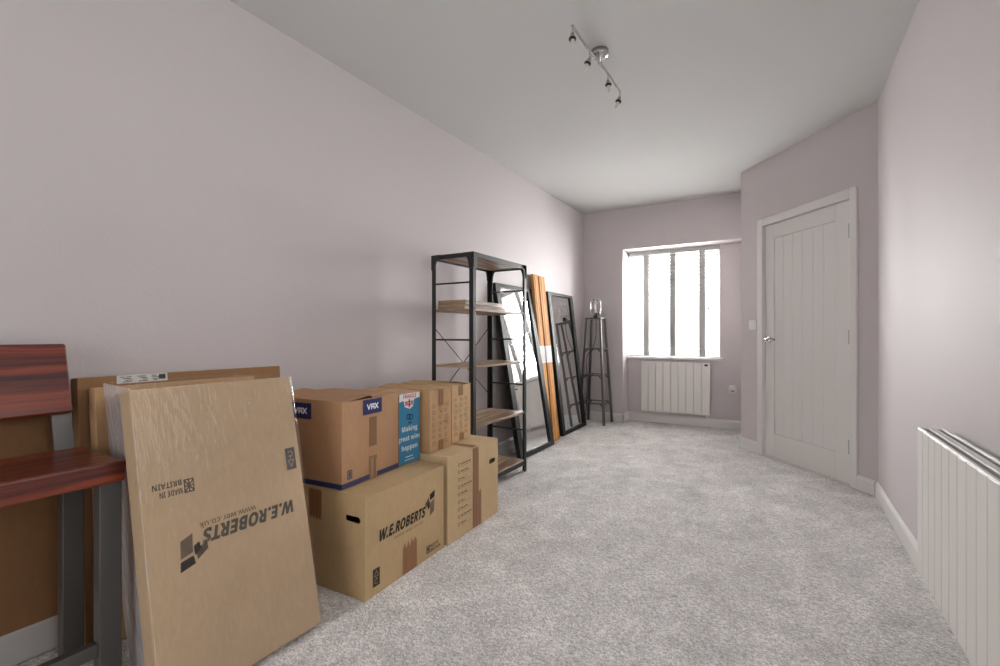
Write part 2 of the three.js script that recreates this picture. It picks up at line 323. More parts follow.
// ---------------------------------------------------------------- radiators
{
  const x0 = -1.469, x1 = -0.703, y0 = 0.142, y1 = 0.733, z0 = -5.8, z1 = -5.742;
  const t = thing('electric_radiator', 'white nine-section electric radiator below the far window', 'radiator', [0, 0, 0]);
  part('back_body', box(x0 + 0.006, x1 - 0.006, y0 + 0.012, y1 - 0.01, z0, z0 + 0.032, 0.006), M.radiator, t);
  const n = 9, w = (x1 - x0) / n;
  for (let i = 0; i < n; i++) part('section', box(x0 + i * w + 0.0012, x0 + (i + 1) * w - 0.0012, y0, y1, z0 + 0.026, z1, 0.004), M.radiator, t);
  part('display', box(x1 - 0.058, x1 - 0.022, y1 - 0.036, y1 - 0.016, z1 - 0.001, z1 + 0.002, 0.001), M.dark, t);
  for (const x of [x0 + 0.15, x1 - 0.15]) part('bracket', box(x - 0.02, x + 0.02, y0 + 0.08, y1 - 0.08, ZR + 0.002, z0 + 0.002), M.radiator, t);
  part('cable', tube([[x1 - 0.035, y0 + 0.012, z0 + 0.02], [x1 - 0.034, y0 - 0.03, z0 + 0.016], [x1 - 0.034, 0.104, ZR + 0.02], [x1 - 0.034, 0.09, ZR + 0.017]], 0.0045, 16, 6), M.plastic, t);
  part('cable_gland', cyl([x1 - 0.035, y0 + 0.01, z0 + 0.02], [x1 - 0.034, y0 - 0.036, z0 + 0.02], 0.014, 0.011, 12), M.plastic, t);
}
{
  const xf = 0.43, xb = 0.512, y0 = 0.167, y1 = 0.708, za = -2.312, zb = -1.06;
  const t = thing('panel_radiator', 'long cream double panel radiator with open top grille on the right wall', 'radiator', [0, 0, 0]);
  const n = 16, w = (zb - za) / n, gf = box(xf, xf + 0.012, y0, y1 - 0.004, -w / 2 + 0.0016, w / 2 - 0.0016, 0.0045), gb = box(xb - 0.012, xb, y0, y1 - 0.004, -w / 2 + 0.0012, w / 2 - 0.0012, 0.004);
  for (let i = 0; i < n; i++) { const z = za + (i + 0.5) * w; part('front_section', gf, M.radiator, t).position.z = z; part('back_section', gb, M.radiator, t).position.z = z; }
  part('front_sheet', box(xf + 0.007, xf + 0.0125, y0 + 0.003, y1 - 0.006, za + 0.004, zb - 0.004), M.radiator, t);
  part('front_edge', box(xf + 0.001, xf + 0.012, y1 - 0.007, y1, za, zb, 0.003), M.radiator, t);
  part('back_edge', box(xb - 0.012, xb - 0.001, y1 - 0.007, y1, za, zb, 0.003), M.radiator, t);
  part('middle_bar', box(xf + 0.03, xf + 0.052, y1 - 0.008, y1 - 0.001, za + 0.012, zb - 0.012, 0.002), M.radiator, t);
  for (const [a, b] of [[za, za + 0.006], [zb - 0.006, zb]]) part('side_cover', box(xf + 0.01, xb - 0.008, y0 + 0.005, y1 - 0.004, a, b, 0.001), M.radiator, t);
  const fins = [];
  for (let z = za + 0.014; z < zb - 0.014; z += 0.014) fins.push(box(xf + 0.012, xf + 0.034, y0 + 0.03, y1 - 0.006, z, z + 0.0015), box(xf + 0.05, xb - 0.012, y0 + 0.03, y1 - 0.006, z + 0.007, z + 0.0085));
  part('convector_fins', fins, M.fin, t).userData.kind = 'stuff';
  for (const z of [za + 0.2, zb - 0.2]) part('bracket', box(xb - 0.002, XR - 0.002, y0 + 0.1, y1 - 0.09, z - 0.02, z + 0.02), M.radiator, t);
}

// ---------------------------------------------------------------- ceiling light
{
  const t = thing('ceiling_spotlight', 'chrome bar ceiling light with four small bare spot holders', 'ceiling light', [-0.84, H, -2.43]);
  const by = -0.066;
  part('ceiling_rose', [new THREE.LatheGeometry([[0, 0], [0.046, 0], [0.046, -0.022], [0.042, -0.028], [0.014, -0.032], [0.012, by], [0, by]].map(([a, b]) => new THREE.Vector2(a, b)).reverse(), 28).toNonIndexed()], M.chrome, t);
  part('bar', tube([[-0.008, by, 0.362], [-0.01, by, 0.22], [-0.004, by, 0.1], [0.002, by, 0], [0.006, by, -0.1], [0.006, by, -0.22], [0.006, by, -0.345]], 0.0065, 30, 8), M.chrome, t);
  const ax = [[[-0.008, 0.36], [0.004, -1, 0.02]], [[-0.008, 0.13], [-0.42, -0.9, 0.05]], [[0.006, -0.12], [0.06, -1, -0.1]], [[0.006, -0.34], [-0.3, -0.95, 0.1]]];
  for (const [[x, z], dir] of ax) {
    const s = new THREE.Group(); s.name = 'spot_holder'; t.add(s); s.position.set(x, by, z);
    const d = new THREE.Vector3(...dir).normalize(), q = new THREE.Quaternion().setFromUnitVectors(new THREE.Vector3(0, -1, 0), d);
    part('stem', cyl([0, 0.004, 0], [0, -0.034, 0], 0.0045, 0.0045, 8), M.chrome, s);
    const lathe = (pts) => { const g = new THREE.LatheGeometry(pts.map(([a, b]) => new THREE.Vector2(a, b)), 18).toNonIndexed(); g.applyQuaternion(q); g.translate(0, -0.036, 0); return g; };
    part('lamp_socket', lathe([[0.0125, -0.026], [0.0125, -0.02], [0.009, 0], [0.004, 0.003], [0, 0.003]]), M.steel, s);
    part('socket_ring', lathe([[0.012, -0.02], [0.0165, -0.021], [0.018, -0.026], [0.0165, -0.031], [0.012, -0.032]]), M.dark, s);
    part('bulb', lathe([[0, -0.07], [0.005, -0.068], [0.009, -0.06], [0.0095, -0.036], [0.008, -0.026]]), M.frosted, s);
  }
}

// ---------------------------------------------------------------- cardboard boxes
function slot(cx, cy, w, h) { const p = new THREE.Path(), r = h / 2; p.absarc(cx - w / 2 + r, cy, r, Math.PI / 2, Math.PI * 1.5, false); p.absarc(cx + w / 2 - r, cy, r, -Math.PI / 2, Math.PI / 2, false); p.closePath(); return p; }
function sheet(w, h, t, holes = []) {                                  // upright board in x/y, centred in x, from y = 0
  const s = new THREE.Shape([[-w / 2, 0], [w / 2, 0], [w / 2, h], [-w / 2, h]].map(([x, y]) => new THREE.Vector2(x, y)));
  for (const o of holes) s.holes.push(slot(...o));
  return new THREE.ExtrudeGeometry(s, { depth: t, bevelEnabled: false, curveSegments: 10 });
}
// local frame: +x front (towards the room), +z near side, origin at the centre of the base
function carton(o) {
  const t = thing(o.name, o.label, 'box', o.at); t.rotation.y = o.yaw ?? 0;
  const { w, d, h, mat } = o, k = 0.005;
  const sides = [
    sheet(w, h, k, o.frontHoles).rotateY(Math.PI / 2).translate(d / 2 - k, 0, 0),
    sheet(w, h, k).rotateY(Math.PI / 2).translate(-d / 2, 0, 0),
    sheet(d - 2 * k, h, k, o.nearHoles).translate(0, 0, w / 2 - k),
    sheet(d - 2 * k, h, k).translate(0, 0, -w / 2),
    box(-d / 2 + k, d / 2 - k, 0, k, -w / 2 + k, w / 2 - k),
  ].map((g) => boxUV(g));
  part('body', sides, mat, t);
  // two top flaps meeting at a seam; each may lift a little
  const [la, lb] = o.lift ?? [0.004, 0.002];
  const flap = (L, W, lift) => { const g = new THREE.BoxGeometry(W, 0.004, L, 6, 1, 6); g.translate(W / 2, 0.002, 0); const p = g.attributes.position; for (let i = 0; i < p.count; i++) { const f = p.getX(i) / W; p.setY(i, p.getY(i) + Math.pow(Math.max(0, f), 1.3) * lift * (1 + 0.5 * Math.sin(p.getZ(i) / L * 4 + lift * 300))); } g.computeVertexNormals(); return boxUV(g); };
  for (const [s, lift] of [[1, la], [-1, lb]]) {
    const alongX = o.seam === 'x', W = (alongX ? w : d) / 2 - 0.0015, L = alongX ? d : w, m = part('flap', flap(L, W, lift), mat, t);
    if (alongX) { m.position.set(0, h, s * w / 2); m.rotation.y = s > 0 ? Math.PI / 2 : -Math.PI / 2; } else { m.position.set(s * d / 2, h, 0); m.rotation.y = s > 0 ? Math.PI : 0; }
  }
  return t;
}
const INK = 'rgba(48,40,34,0.88)', SOFT = 'rgba(60,50,42,0.7)';
function wordmark(x, w, h, ink = INK) {                                // heavy slanted capitals
  x.save(); x.fillStyle = ink; x.font = `bold ${h * 0.98}px sans-serif`; x.textBaseline = 'alphabetic';
  x.transform(1, 0, -0.22, 1, h * 0.2, 0);
  const s = 'W.E.ROBERTS', m = x.measureText(s).width, f = (w * 0.95) / m; x.scale(f, 1.08); x.fillText(s, 0, h * 0.8);
  x.strokeStyle = ink; x.lineWidth = h * 0.05; x.strokeText(s, 0, h * 0.8); x.restore();
}
function urlLine(x, w, h, ink = SOFT) { x.fillStyle = ink; x.font = `${h * 0.9}px sans-serif`; const s = 'www.wer.co.uk', f = w / x.measureText(s).width; x.save(); x.scale(f, 1); x.fillText(s, 0, h * 0.75); x.restore(); }
function emblem(x, w, h) {                                             // three folded quadrilaterals
  const q = (pts, c) => { x.fillStyle = c; x.beginPath(); pts.forEach(([a, b], i) => (i ? x.lineTo(a * w, b * h) : x.moveTo(a * w, b * h))); x.closePath(); x.fill(); };
  q([[0.5, 0.12], [0.98, 0.0], [0.95, 0.28], [0.55, 0.36]], 'rgba(40,34,30,0.92)');
  q([[0.08, 0.42], [0.44, 0.2], [0.46, 0.5], [0.1, 0.62]], 'rgba(80,68,56,0.75)');
  q([[0.3, 0.5], [0.5, 0.34], [0.52, 0.62], [0.34, 0.7]], 'rgba(40,34,30,0.92)');
  q([[0.56, 0.46], [0.94, 0.36], [0.9, 0.86], [0.52, 1.0]], 'rgba(96,84,70,0.6)');
}
function madeIn(x, w, h, ink = INK) {
  x.fillStyle = ink; x.font = `bold ${h * 0.44}px sans-serif`;
  const fit = (s, y, W) => { const f = W / x.measureText(s).width; x.save(); x.translate(w * 0.28, y); x.scale(f, 1); x.fillText(s, 0, 0); x.restore(); };
  x.lineWidth = h * 0.07; x.strokeStyle = ink; const b = w * 0.24;
  x.beginPath(); x.moveTo(0, h * 0.15); x.lineTo(b, h * 0.85); x.moveTo(b, h * 0.15); x.lineTo(0, h * 0.85); x.moveTo(0, h * 0.5); x.lineTo(b, h * 0.5); x.moveTo(b / 2, h * 0.15); x.lineTo(b / 2, h * 0.85); x.stroke(); x.strokeRect(1, h * 0.15, b - 2, h * 0.7);
  fit('MADE IN', h * 0.46, w * 0.55); fit('BRITAIN', h * 0.94, w * 0.7);
}
function recycleMark(x, w, h, bg, fg) {
  x.fillStyle = bg; x.fillRect(0, 0, w, h); x.strokeStyle = fg; x.lineWidth = w * 0.09; x.lineJoin = 'round';
  x.beginPath(); x.moveTo(w * 0.5, h * 0.12); x.lineTo(w * 0.78, h * 0.44); x.lineTo(w * 0.22, h * 0.44); x.closePath(); x.stroke();
  x.beginPath(); x.arc(w * 0.5, h * 0.72, w * 0.24, 0.6, 5.6); x.stroke(); x.fillStyle = fg; x.fillRect(w * 0.46, h * 0.5, w * 0.08, h * 0.16);
}
function tapeStrip(x, w, h, torn = 0.12) {
  x.fillStyle = 'rgb(150,106,70)'; x.beginPath(); x.moveTo(0, h); x.lineTo(w * 0.02, h * torn * 1.1); for (let i = 1; i <= 8; i++) x.lineTo(w * (0.02 + 0.12 * i), h * torn * (i % 2 ? 0.3 : 1.2) * (0.6 + 0.5 * hash(i, 3, 4))); x.lineTo(w, h); x.closePath(); x.fill();
  for (let i = 0; i < 26; i++) { x.strokeStyle = i % 3 ? 'rgba(112,72,42,0.3)' : 'rgba(190,146,104,0.35)'; x.lineWidth = 1 + 2 * hash(i, 1, 1); x.beginPath(); const a = w * hash(i, 2, 2); x.moveTo(a, h * (torn * 1.3 + 0.2 * hash(i, 5, 5))); x.lineTo(a + w * 0.04 * (hash(i, 6, 6) - 0.5), h); x.stroke(); }
}
const FRONT = Math.PI / 2;
{ // lower row, near box
  const w = 0.537, d = 0.5, h = 0.403, yaw = 0.052;
  const c = Math.cos(yaw), s = Math.sin(yaw), corner = [-1.408, -1.31];
  const at = [corner[0] - (c * d / 2 + s * w / 2), 0, corner[1] - (-s * d / 2 + c * w / 2)];
  const t = carton({ name: 'cardboard_box', label: 'large buff removal box with big printed name, under the navy-labelled box', at, yaw, w, d, h, mat: M.cardBuff, seam: 'z', nearHoles: [[d / 2 - 0.066, 0.313, 0.082, 0.026]], lift: [0.003, 0.003] });
  const fx = d / 2 + 0.001, L = (u) => w / 2 - u;                       // u: metres from the near corner along the front
  decal('printed_name', t, 0.325, 0.058, (x, a, b) => wordmark(x, a, b), [fx, 0.228, L(0.235)], FRONT);
  decal('printed_address', t, 0.2, 0.02, urlLine, [fx, 0.186, L(0.27)], FRONT);
  decal('printed_emblem', t, 0.085, 0.115, emblem, [fx, 0.252, L(0.42)], FRONT);
  decal('printed_mark', t, 0.04, 0.072, (x, a, b) => recycleMark(x, a, b, 'rgba(52,44,36,0.9)', 'rgba(150,126,96,0.9)'), [fx, 0.07, L(0.062)], FRONT);
  decal('printed_origin', t, 0.115, 0.045, (x, a, b) => madeIn(x, a, b), [fx, 0.042, L(0.452)], FRONT);
  decal('parcel_tape', t, 0.1, 0.15, (x, a, b) => tapeStrip(x, a, b, 0.22), [fx, 0.076, L(0.275)], FRONT, 1400, 0.4);
  decal('parcel_tape', t, 0.075, 0.13, (x, a, b) => { x.translate(0, b); x.scale(1, -1); tapeStrip(x, a, b, 0.12); }, [d / 2 - 0.28, h - 0.067, w / 2 + 0.001], 0, 1400, 0.4);
}
{ // lower row, far box
  const w = 0.51, d = 0.46, h = 0.435, yaw = 0.036, c = Math.cos(yaw), s = Math.sin(yaw), corner = [-1.431, -1.871];
  const at = [corner[0] - (c * d / 2 + s * w / 2), 0, corner[1] - (-s * d / 2 + c * w / 2)];
  const t = carton({ name: 'cardboard_box', label: 'buff removal box with printed checklist and brown tape, on the floor by the shelf unit', at, yaw, w, d, h, mat: M.cardBuff2, seam: 'x', frontHoles: [[0.445 - w / 2, 0.32, 0.07, 0.028]], lift: [0.0018, 0.001] });
  const fx = d / 2 + 0.001, L = (u) => w / 2 - u;
  decal('printed_checklist', t, 0.13, 0.36, (x, a, b) => {
    for (let i = 0; i < 9; i++) { const y = b * (0.04 + i * 0.107); x.strokeStyle = 'rgba(80,66,50,0.75)'; x.lineWidth = a * 0.02; x.strokeRect(a * 0.02, y, a * 0.09, b * 0.035); x.fillStyle = 'rgba(80,66,50,0.7)'; const n = 2 + Math.floor(hash(i, 9, 9) * 3); let q = a * 0.2; for (let j = 0; j < n; j++) { const l = a * (0.1 + 0.14 * hash(i, j, 12)); x.fillRect(q, y + b * 0.006, l, b * 0.018); q += l + a * 0.03; } x.fillRect(a * 0.2, y + b * 0.045, a * 0.78, b * 0.004); }
  }, [fx, 0.22, L(0.155)], FRONT);
  decal('parcel_tape', t, 0.062, 0.432, (x, a, b) => tapeStrip(x, a, b, 0.0), [fx, 0.218, L(0.262)], FRONT, 1000, 0.4);
  decal('parcel_tape', t, 0.06, 0.2, (x, a, b) => tapeStrip(x, a, b, 0.1), [fx + 0.0007, 0.102, L(0.29)], FRONT, 1000, 0.4);
  const top = decal('parcel_tape', t, d, 0.05, (x, a, b) => { x.translate(0, b); x.rotate(-Math.PI / 2); tapeStrip(x, b, a, 0); }, [0, h + 0.0075, 0], 0, 800, 0.4); top.rotation.x = -Math.PI / 2;
}
function navyLabel(x, w, h) {
  x.fillStyle = 'rgb(34,36,92)'; x.fillRect(0, 0, w, h); x.strokeStyle = 'rgb(232,232,240)'; x.lineWidth = h * 0.1; x.lineJoin = 'round'; x.lineCap = 'round';
  const p = (pts) => { x.beginPath(); pts.forEach(([a, b], i) => (i ? x.lineTo(w * a, h * b) : x.moveTo(w * a, h * b))); x.stroke(); };
  p([[0.22, 0.34], [0.3, 0.66], [0.38, 0.34]]); p([[0.44, 0.66], [0.44, 0.36], [0.57, 0.36], [0.57, 0.66]]); p([[0.44, 0.53], [0.57, 0.53]]); p([[0.63, 0.34], [0.78, 0.66]]); p([[0.78, 0.34], [0.63, 0.66]]);
}
{ // upper row: box with navy labels
  const w = 0.372, d = 0.42, h = 0.358, yaw = 0.1, c = Math.cos(yaw), s = Math.sin(yaw), corner = [-1.552, -1.318], y = 0.4125;
  const at = [corner[0] - (c * d / 2 + s * w / 2), y, corner[1] - (-s * d / 2 + c * w / 2)];
  const t = carton({ name: 'cardboard_box', label: 'pinkish brown box with navy printed labels and a navy base band', at, yaw, w, d, h, mat: M.cardBrown, seam: 'x', lift: [0.014, 0.005] });
  const fx = d / 2 + 0.001, nz = w / 2 + 0.001, L = (u) => w / 2 - u;
  decal('printed_label', t, 0.125, 0.066, navyLabel, [fx, h - 0.038, L(0.188)], FRONT);
  decal('printed_label', t, 0.13, 0.068, navyLabel, [d / 2 - 0.235, h - 0.046, nz], 0);
  part('printed_band', box(d / 2 - 0.0005, d / 2 + 0.0012, 0.001, 0.022, -w / 2, w / 2), M.navy, t);
  part('printed_band', box(-d / 2, d / 2 + 0.0012, 0.001, 0.022, w / 2 - 0.0005, w / 2 + 0.0012), M.navy, t);
  decal('clear_tape', t, 0.05, 0.13, (x, a, b) => { x.fillStyle = 'rgba(150,112,78,0.75)'; x.fillRect(0, 0, a, b); }, [fx, h - 0.15, L(0.19)], FRONT, 800, 0.3);
  decal('clear_tape', t, 0.05, 0.1, (x, a, b) => { x.fillStyle = 'rgba(156,118,84,0.75)'; x.fillRect(0, 0, a, b); x.fillStyle = 'rgba(205,180,150,0.7)'; for (let i = 0; i < 7; i++) x.fillRect(a * hash(i, 1, 7), b * 0.2 * hash(i, 2, 7), a * 0.03, b); }, [fx + 0.001, 0.05, L(0.19)], FRONT, 800, 0.3);
  decal('printed_mark', t, 0.03, 0.038, (x, a, b) => { x.fillStyle = 'rgba(96,92,100,0.75)'; x.fillRect(0, 0, a, b); x.strokeStyle = 'rgba(170,150,128,0.8)'; x.lineWidth = 3; x.strokeRect(a * 0.2, b * 0.2, a * 0.6, b * 0.6); }, [fx, 0.052, L(0.045)], FRONT);
}
{ // upper row: blue printed box
  const w = 0.158, d = 0.3, h = 0.348, y = 0.4255;
  const t = carton({ name: 'cardboard_box', label: 'bright blue printed box with white slogan and red fragile tape', at: [-1.598 - d / 2, y - 0.013, -1.694 - w / 2], yaw: 0.03, w, d, h, mat: M.cardTan, seam: 'z', lift: [0.004, 0.006] });
  part('printed_front', box(d / 2 - 0.0005, d / 2 + 0.0006, 0.001, h - 0.001, -w / 2 + 0.0005, w / 2 - 0.0005), M.blueCard, t);
  const fx = d / 2 + 0.0015;
  decal('printed_slogan', t, w, 0.2, (x, a, b) => {
    x.fillStyle = 'rgba(238,244,248,0.95)'; x.font = `bold ${b * 0.17}px sans-serif`; x.textAlign = 'center';
    ['Making', 'great wine', 'happen'].forEach((s, i) => x.fillText(s, a * 0.5, b * (0.2 + i * 0.23)));
    x.fillStyle = 'rgba(238,244,248,0.8)'; x.fillRect(a * 0.3, b * 0.82, a * 0.36, b * 0.025); x.fillRect(a * 0.26, b * 0.9, a * 0.46, b * 0.02);
  }, [fx, 0.1, 0], FRONT);
  decal('fragile_tape', t, w * 0.98, 0.078, (x, a, b) => {
    x.fillStyle = 'rgb(236,232,230)'; x.beginPath(); x.moveTo(0, 0); x.lineTo(a, 0); x.lineTo(a, b * 0.34); x.lineTo(a * 0.72, b * 0.4); x.lineTo(a * 0.66, b * 0.86); x.lineTo(a * 0.5, b); x.lineTo(a * 0.26, b * 0.84); x.lineTo(a * 0.2, b * 0.42); x.lineTo(0, b * 0.5); x.closePath(); x.fill();
    x.fillStyle = 'rgb(186,34,58)'; x.font = `bold ${b * 0.32}px sans-serif`; x.textAlign = 'center'; x.fillText('FRAGILE', a * 0.5, b * 0.3, a * 0.94);
    x.fillRect(a * 0.26, b * 0.5, a * 0.42, b * 0.07); x.fillRect(a * 0.44, b * 0.38, a * 0.07, b * 0.5); x.fillRect(a * 0.28, b * 0.68, a * 0.38, b * 0.07);
    x.fillStyle = 'rgb(40,52,120)'; x.fillRect(a * 0.28, b * 0.6, a * 0.13, b * 0.05); x.fillRect(a * 0.54, b * 0.6, a * 0.13, b * 0.05);
  }, [fx + 0.0006, h - 0.04, 0], FRONT);
  decal('printed_emblem', t, 0.06, 0.06, (x, a, b) => { x.strokeStyle = 'rgba(22,44,86,0.95)'; x.lineWidth = a * 0.09; x.beginPath(); x.arc(a * 0.35, b * 0.35, a * 0.2, 0, 7); x.stroke(); x.beginPath(); x.arc(a * 0.66, b * 0.4, a * 0.2, 0, 7); x.stroke(); x.beginPath(); x.moveTo(a * 0.3, b * 0.85); x.lineTo(a * 0.75, b * 0.85); x.stroke(); }, [fx, 0.222, 0], FRONT);
}
function blockPrint(seed) {
  return (x, w, h) => {
    x.fillStyle = 'rgba(124,94,60,0.45)';
    for (let r = 0; r < 7; r++) for (let k = 0; k < 3; k++) {
      const bx = w * (0.06 + k * 0.31), by = h * (0.08 + r * 0.127), bw = w * (0.16 + 0.1 * hash(r, k, seed)), bh = h * 0.085;
      const kind = Math.floor(hash(k, r, seed + 1) * 4);
      if (kind === 0) { x.lineWidth = w * 0.012; x.strokeStyle = 'rgba(124,94,60,0.45)'; x.strokeRect(bx, by, bw, bh); x.fillRect(bx + bw * 0.3, by + bh * 0.25, bw * 0.4, bh * 0.5); }
      else for (let l = 0; l < 3 + kind; l++) x.fillRect(bx, by + l * bh / 4.2, bw * (0.6 + 0.4 * hash(l, r * 3 + k, seed + 2)), bh * 0.11);
    }
    x.fillStyle = 'rgba(80,58,40,0.65)'; x.font = `bold ${h * 0.07}px sans-serif`; x.fillText(seed % 2 ? '24' : '6', w * 0.64, h * 0.5);
  };
}
{
  const w = 0.184, d = 0.36, h = 0.318, y = 0.4435;
  const t = carton({ name: 'cardboard_box', label: 'brown box with small printed text blocks, between the blue box and the last upper box', at: [-1.556 - d / 2, y, -1.88 - w / 2], yaw: 0.015, w, d, h, mat: M.cardTan, seam: 'x', lift: [0.008, 0.004] });
  const fx = d / 2 + 0.001;
  decal('printed_text', t, w * 0.92, h * 0.8, blockPrint(11), [fx, h * 0.44, 0], FRONT);
  decal('parcel_tape', t, 0.045, 0.085, (x, a, b) => { x.translate(0, b); x.scale(1, -1); tapeStrip(x, a, b, 0.05); }, [fx + 0.0006, h - 0.044, 0], FRONT, 1200, 0.4);
  decal('parcel_tape', t, 0.045, 0.05, (x, a, b) => tapeStrip(x, a, b, 0.05), [fx + 0.0006, 0.027, 0], FRONT, 1200, 0.4);
}
{
  const w = 0.2, d = 0.36, h = 0.318, y = 0.4435;
  const t = carton({ name: 'cardboard_box', label: 'pale brown box with printed text blocks, last of the upper row beside the shelf unit', at: [-1.592 - d / 2, y, -2.102 - w / 2], yaw: 0.06, w, d, h, mat: M.cardPale, seam: 'x', lift: [0.004, 0.01] });
  const fx = d / 2 + 0.001;
  decal('printed_text', t, w * 0.92, h * 0.8, blockPrint(22), [fx, h * 0.44, 0], FRONT);
  decal('parcel_tape', t, 0.05, 0.06, (x, a, b) => { x.translate(0, b); x.scale(1, -1); tapeStrip(x, a, b, 0.05); }, [fx + 0.0006, h - 0.031, 0.01], FRONT, 1200, 0.4);
  decal('parcel_tape', t, 0.05, 0.04, (x, a, b) => tapeStrip(x, a, b, 0.05), [fx + 0.0006, 0.022, 0], FRONT, 1200, 0.4);
}

// ---------------------------------------------------------------- leaning flat packs by the bench
function leaning(name, label, cat, xBack, zNear, zFar, lean, group) {    // origin at the wall-side bottom edge, middle of the width
  const t = thing(name, label, cat, [xBack, 0, (zNear + zFar) / 2], group); t.rotation.z = lean; return t;
}
{
  // five flat cartons wrapped together in stretch film
  const lean = 0.212, tk = 0.07, zN = -0.607, zF = -1.122, W = zN - zF, step = tk / Math.cos(lean), x0 = -1.418 - 5 * step;
  const t = thing('wrapped_flat_packs', 'stack of flat buff cartons wrapped in clear film, upside-down print on front', 'flat pack', [x0, 0, (zN + zF) / 2]);
  const hs = [0.862, 0.872, 0.88, 0.886, 0.898];
  let front;
  for (let i = 0; i < 5; i++) {
    const ins = [0.076, 0.07, 0.066, 0.056, 0][i], c = part('flat_carton', box(0.0015, tk - 0.0015, 0, hs[i], -W / 2 + 0.002, W / 2 - ins, 0.006), i === 4 ? M.cardPack : M.cardKraft, t);
    c.position.x = i * step; c.rotation.z = lean; front = c;
  }
  const fx = tk - 0.0005, Z = (u) => W / 2 - u, turned = (draw) => (x, a, b) => { x.translate(a, b); x.rotate(Math.PI); draw(x, a, b); };
  decal('printed_name', front, 0.325, 0.052, turned((x, a, b) => wordmark(x, a, b, 'rgba(82,78,74,0.78)')), [fx, 0.432, Z(0.303)], FRONT);
  decal('printed_address', front, 0.178, 0.026, turned((x, a, b) => urlLine(x, a, b, 'rgba(84,78,72,0.75)')), [fx, 0.467, Z(0.235)], FRONT);
  decal('printed_emblem', front, 0.09, 0.1, turned(emblem), [fx, 0.402, Z(0.126)], FRONT);
  decal('printed_origin', front, 0.115, 0.052, turned((x, a, b) => madeIn(x, a, b, 'rgba(82,78,74,0.78)')), [fx, 0.592, Z(0.086)], FRONT);
  decal('printed_mark', front, 0.038, 0.078, turned((x, a, b) => recycleMark(x, a, b, 'rgba(92,90,88,0.85)', 'rgba(170,150,126,0.85)')), [fx, 0.596, Z(0.474)], FRONT);
  // film: a tube round the stack that leans with it
  const T = 5 * step, tan = Math.tan(lean), top = 0.887;
  const path = (u) => {                                                 // once round, starting at the near back corner
    const P = 2 * (T + W); let s = u * P;
    if (s < T) return [s, W / 2 - 0.07 * Math.pow(1 - s / T, 0.4), 0, 1]; s -= T; if (s < W) return [T, W / 2 - s, 1, 0]; s -= W; if (s < T) return [T - s, -W / 2, 0, -1]; s -= T; return [0, -W / 2 + s * (W - 0.074) / W, -1, 0];
  };
  const wrap = (u0, u1, nu, amp, off, y0, y1, s) => {
    const nv = 60, pos = [], uv = [], idx = [];
    for (let j = 0; j <= nv; j++) for (let i = 0; i <= nu; i++) {
      const u = u0 + (u1 - u0) * i / nu, [x, z, nx, nz] = path(Math.min(u, 0.99999)), y = y0 + (y1 - y0) * j / nv, o = off + amp * fbm(u + 0.13 * y, y * 0.7, 48, 6, s, 3);
      pos.push(x - tan * y + nx * o, y + 0.004, z + nz * o); uv.push(u * 2 * (T + W), y);
    }
    for (let j = 0; j < nv; j++) for (let i = 0; i < nu; i++) { const a = j * (nu + 1) + i; idx.push(a, a + 1, a + nu + 2, a, a + nu + 2, a + nu + 1); }
    const g = new THREE.BufferGeometry(); g.setAttribute('position', new THREE.Float32BufferAttribute(pos, 3)); g.setAttribute('uv', new THREE.Float32BufferAttribute(uv, 2)); g.setIndex(idx); g.computeVertexNormals(); return g;
  };
  const uc = T / (2 * (T + W)), uf = (T + W) / (2 * (T + W));
  part('stretch_film', wrap(uc, uf, 90, 0.0035, 0.002, 0.0, top, 201), M.film, t);
  part('stretch_film', wrap(uf, 1, 60, 0.004, 0.002, 0.0, top, 205), M.film, t);
  part('stretch_film_folds', wrap(0, uc, 150, 0.013, 0.001, 0.0, top - 0.004, 211), M.filmFold, t);
  part('stretch_film_folds', wrap(0.012, uc * 0.92, 150, 0.015, 0.002, 0.0, top - 0.03, 231), M.filmFold, t);
}
{
  const a = leaning('flat_carton', 'tall flat brown carton with white label strip, leaning nearest the wall behind the wrapped stack', 'flat pack', -2.068, -0.636, -1.4, 0.082);
  part('carton_body', box(0, 0.055, 0, 0.9, -0.382, 0.382, 0.004), M.cardKraft, a);
  decal('label_strip', a, 0.165, 0.03, (x, w, h) => { x.fillStyle = 'rgb(214,212,208)'; x.fillRect(0, 0, w, h); x.fillStyle = 'rgb(70,68,66)'; for (let i = 0; i < 22; i++) x.fillRect(w * (0.04 + 0.16 * hash(i, 1, 31) + (i % 3) * 0.3), h * (0.2 + 0.2 * (i % 4)), w * 0.1, h * 0.08); x.fillRect(w * 0.82, h * 0.15, w * 0.14, h * 0.6); }, [0.056, 0.885, 0.382 - 0.195], FRONT);
  const b = leaning('flat_carton', 'brown flat carton leaning between the labelled carton and the wrapped stack', 'flat pack', -2.0, -0.662, -1.23, 0.084);
  part('carton_body', box(0, 0.055, 0, 0.868, -0.284, 0.284, 0.004), M.cardTan, b);
  // brown wrapped panel behind the bench
  const p = leaning('wrapped_package', 'wide dark brown flat package wrapped at its foot, leaning behind the bench', 'flat pack', -2.115, 0.5, -0.59, 0.03);
  part('package_board', box(0, 0.032, 0.1, 0.87, -0.545, 0.545, 0.003), M.cardDark, p);
  part('foot_wrap', box(-0.002, 0.036, 0, 0.112, -0.548, 0.548, 0.01), M.foam, p);
}

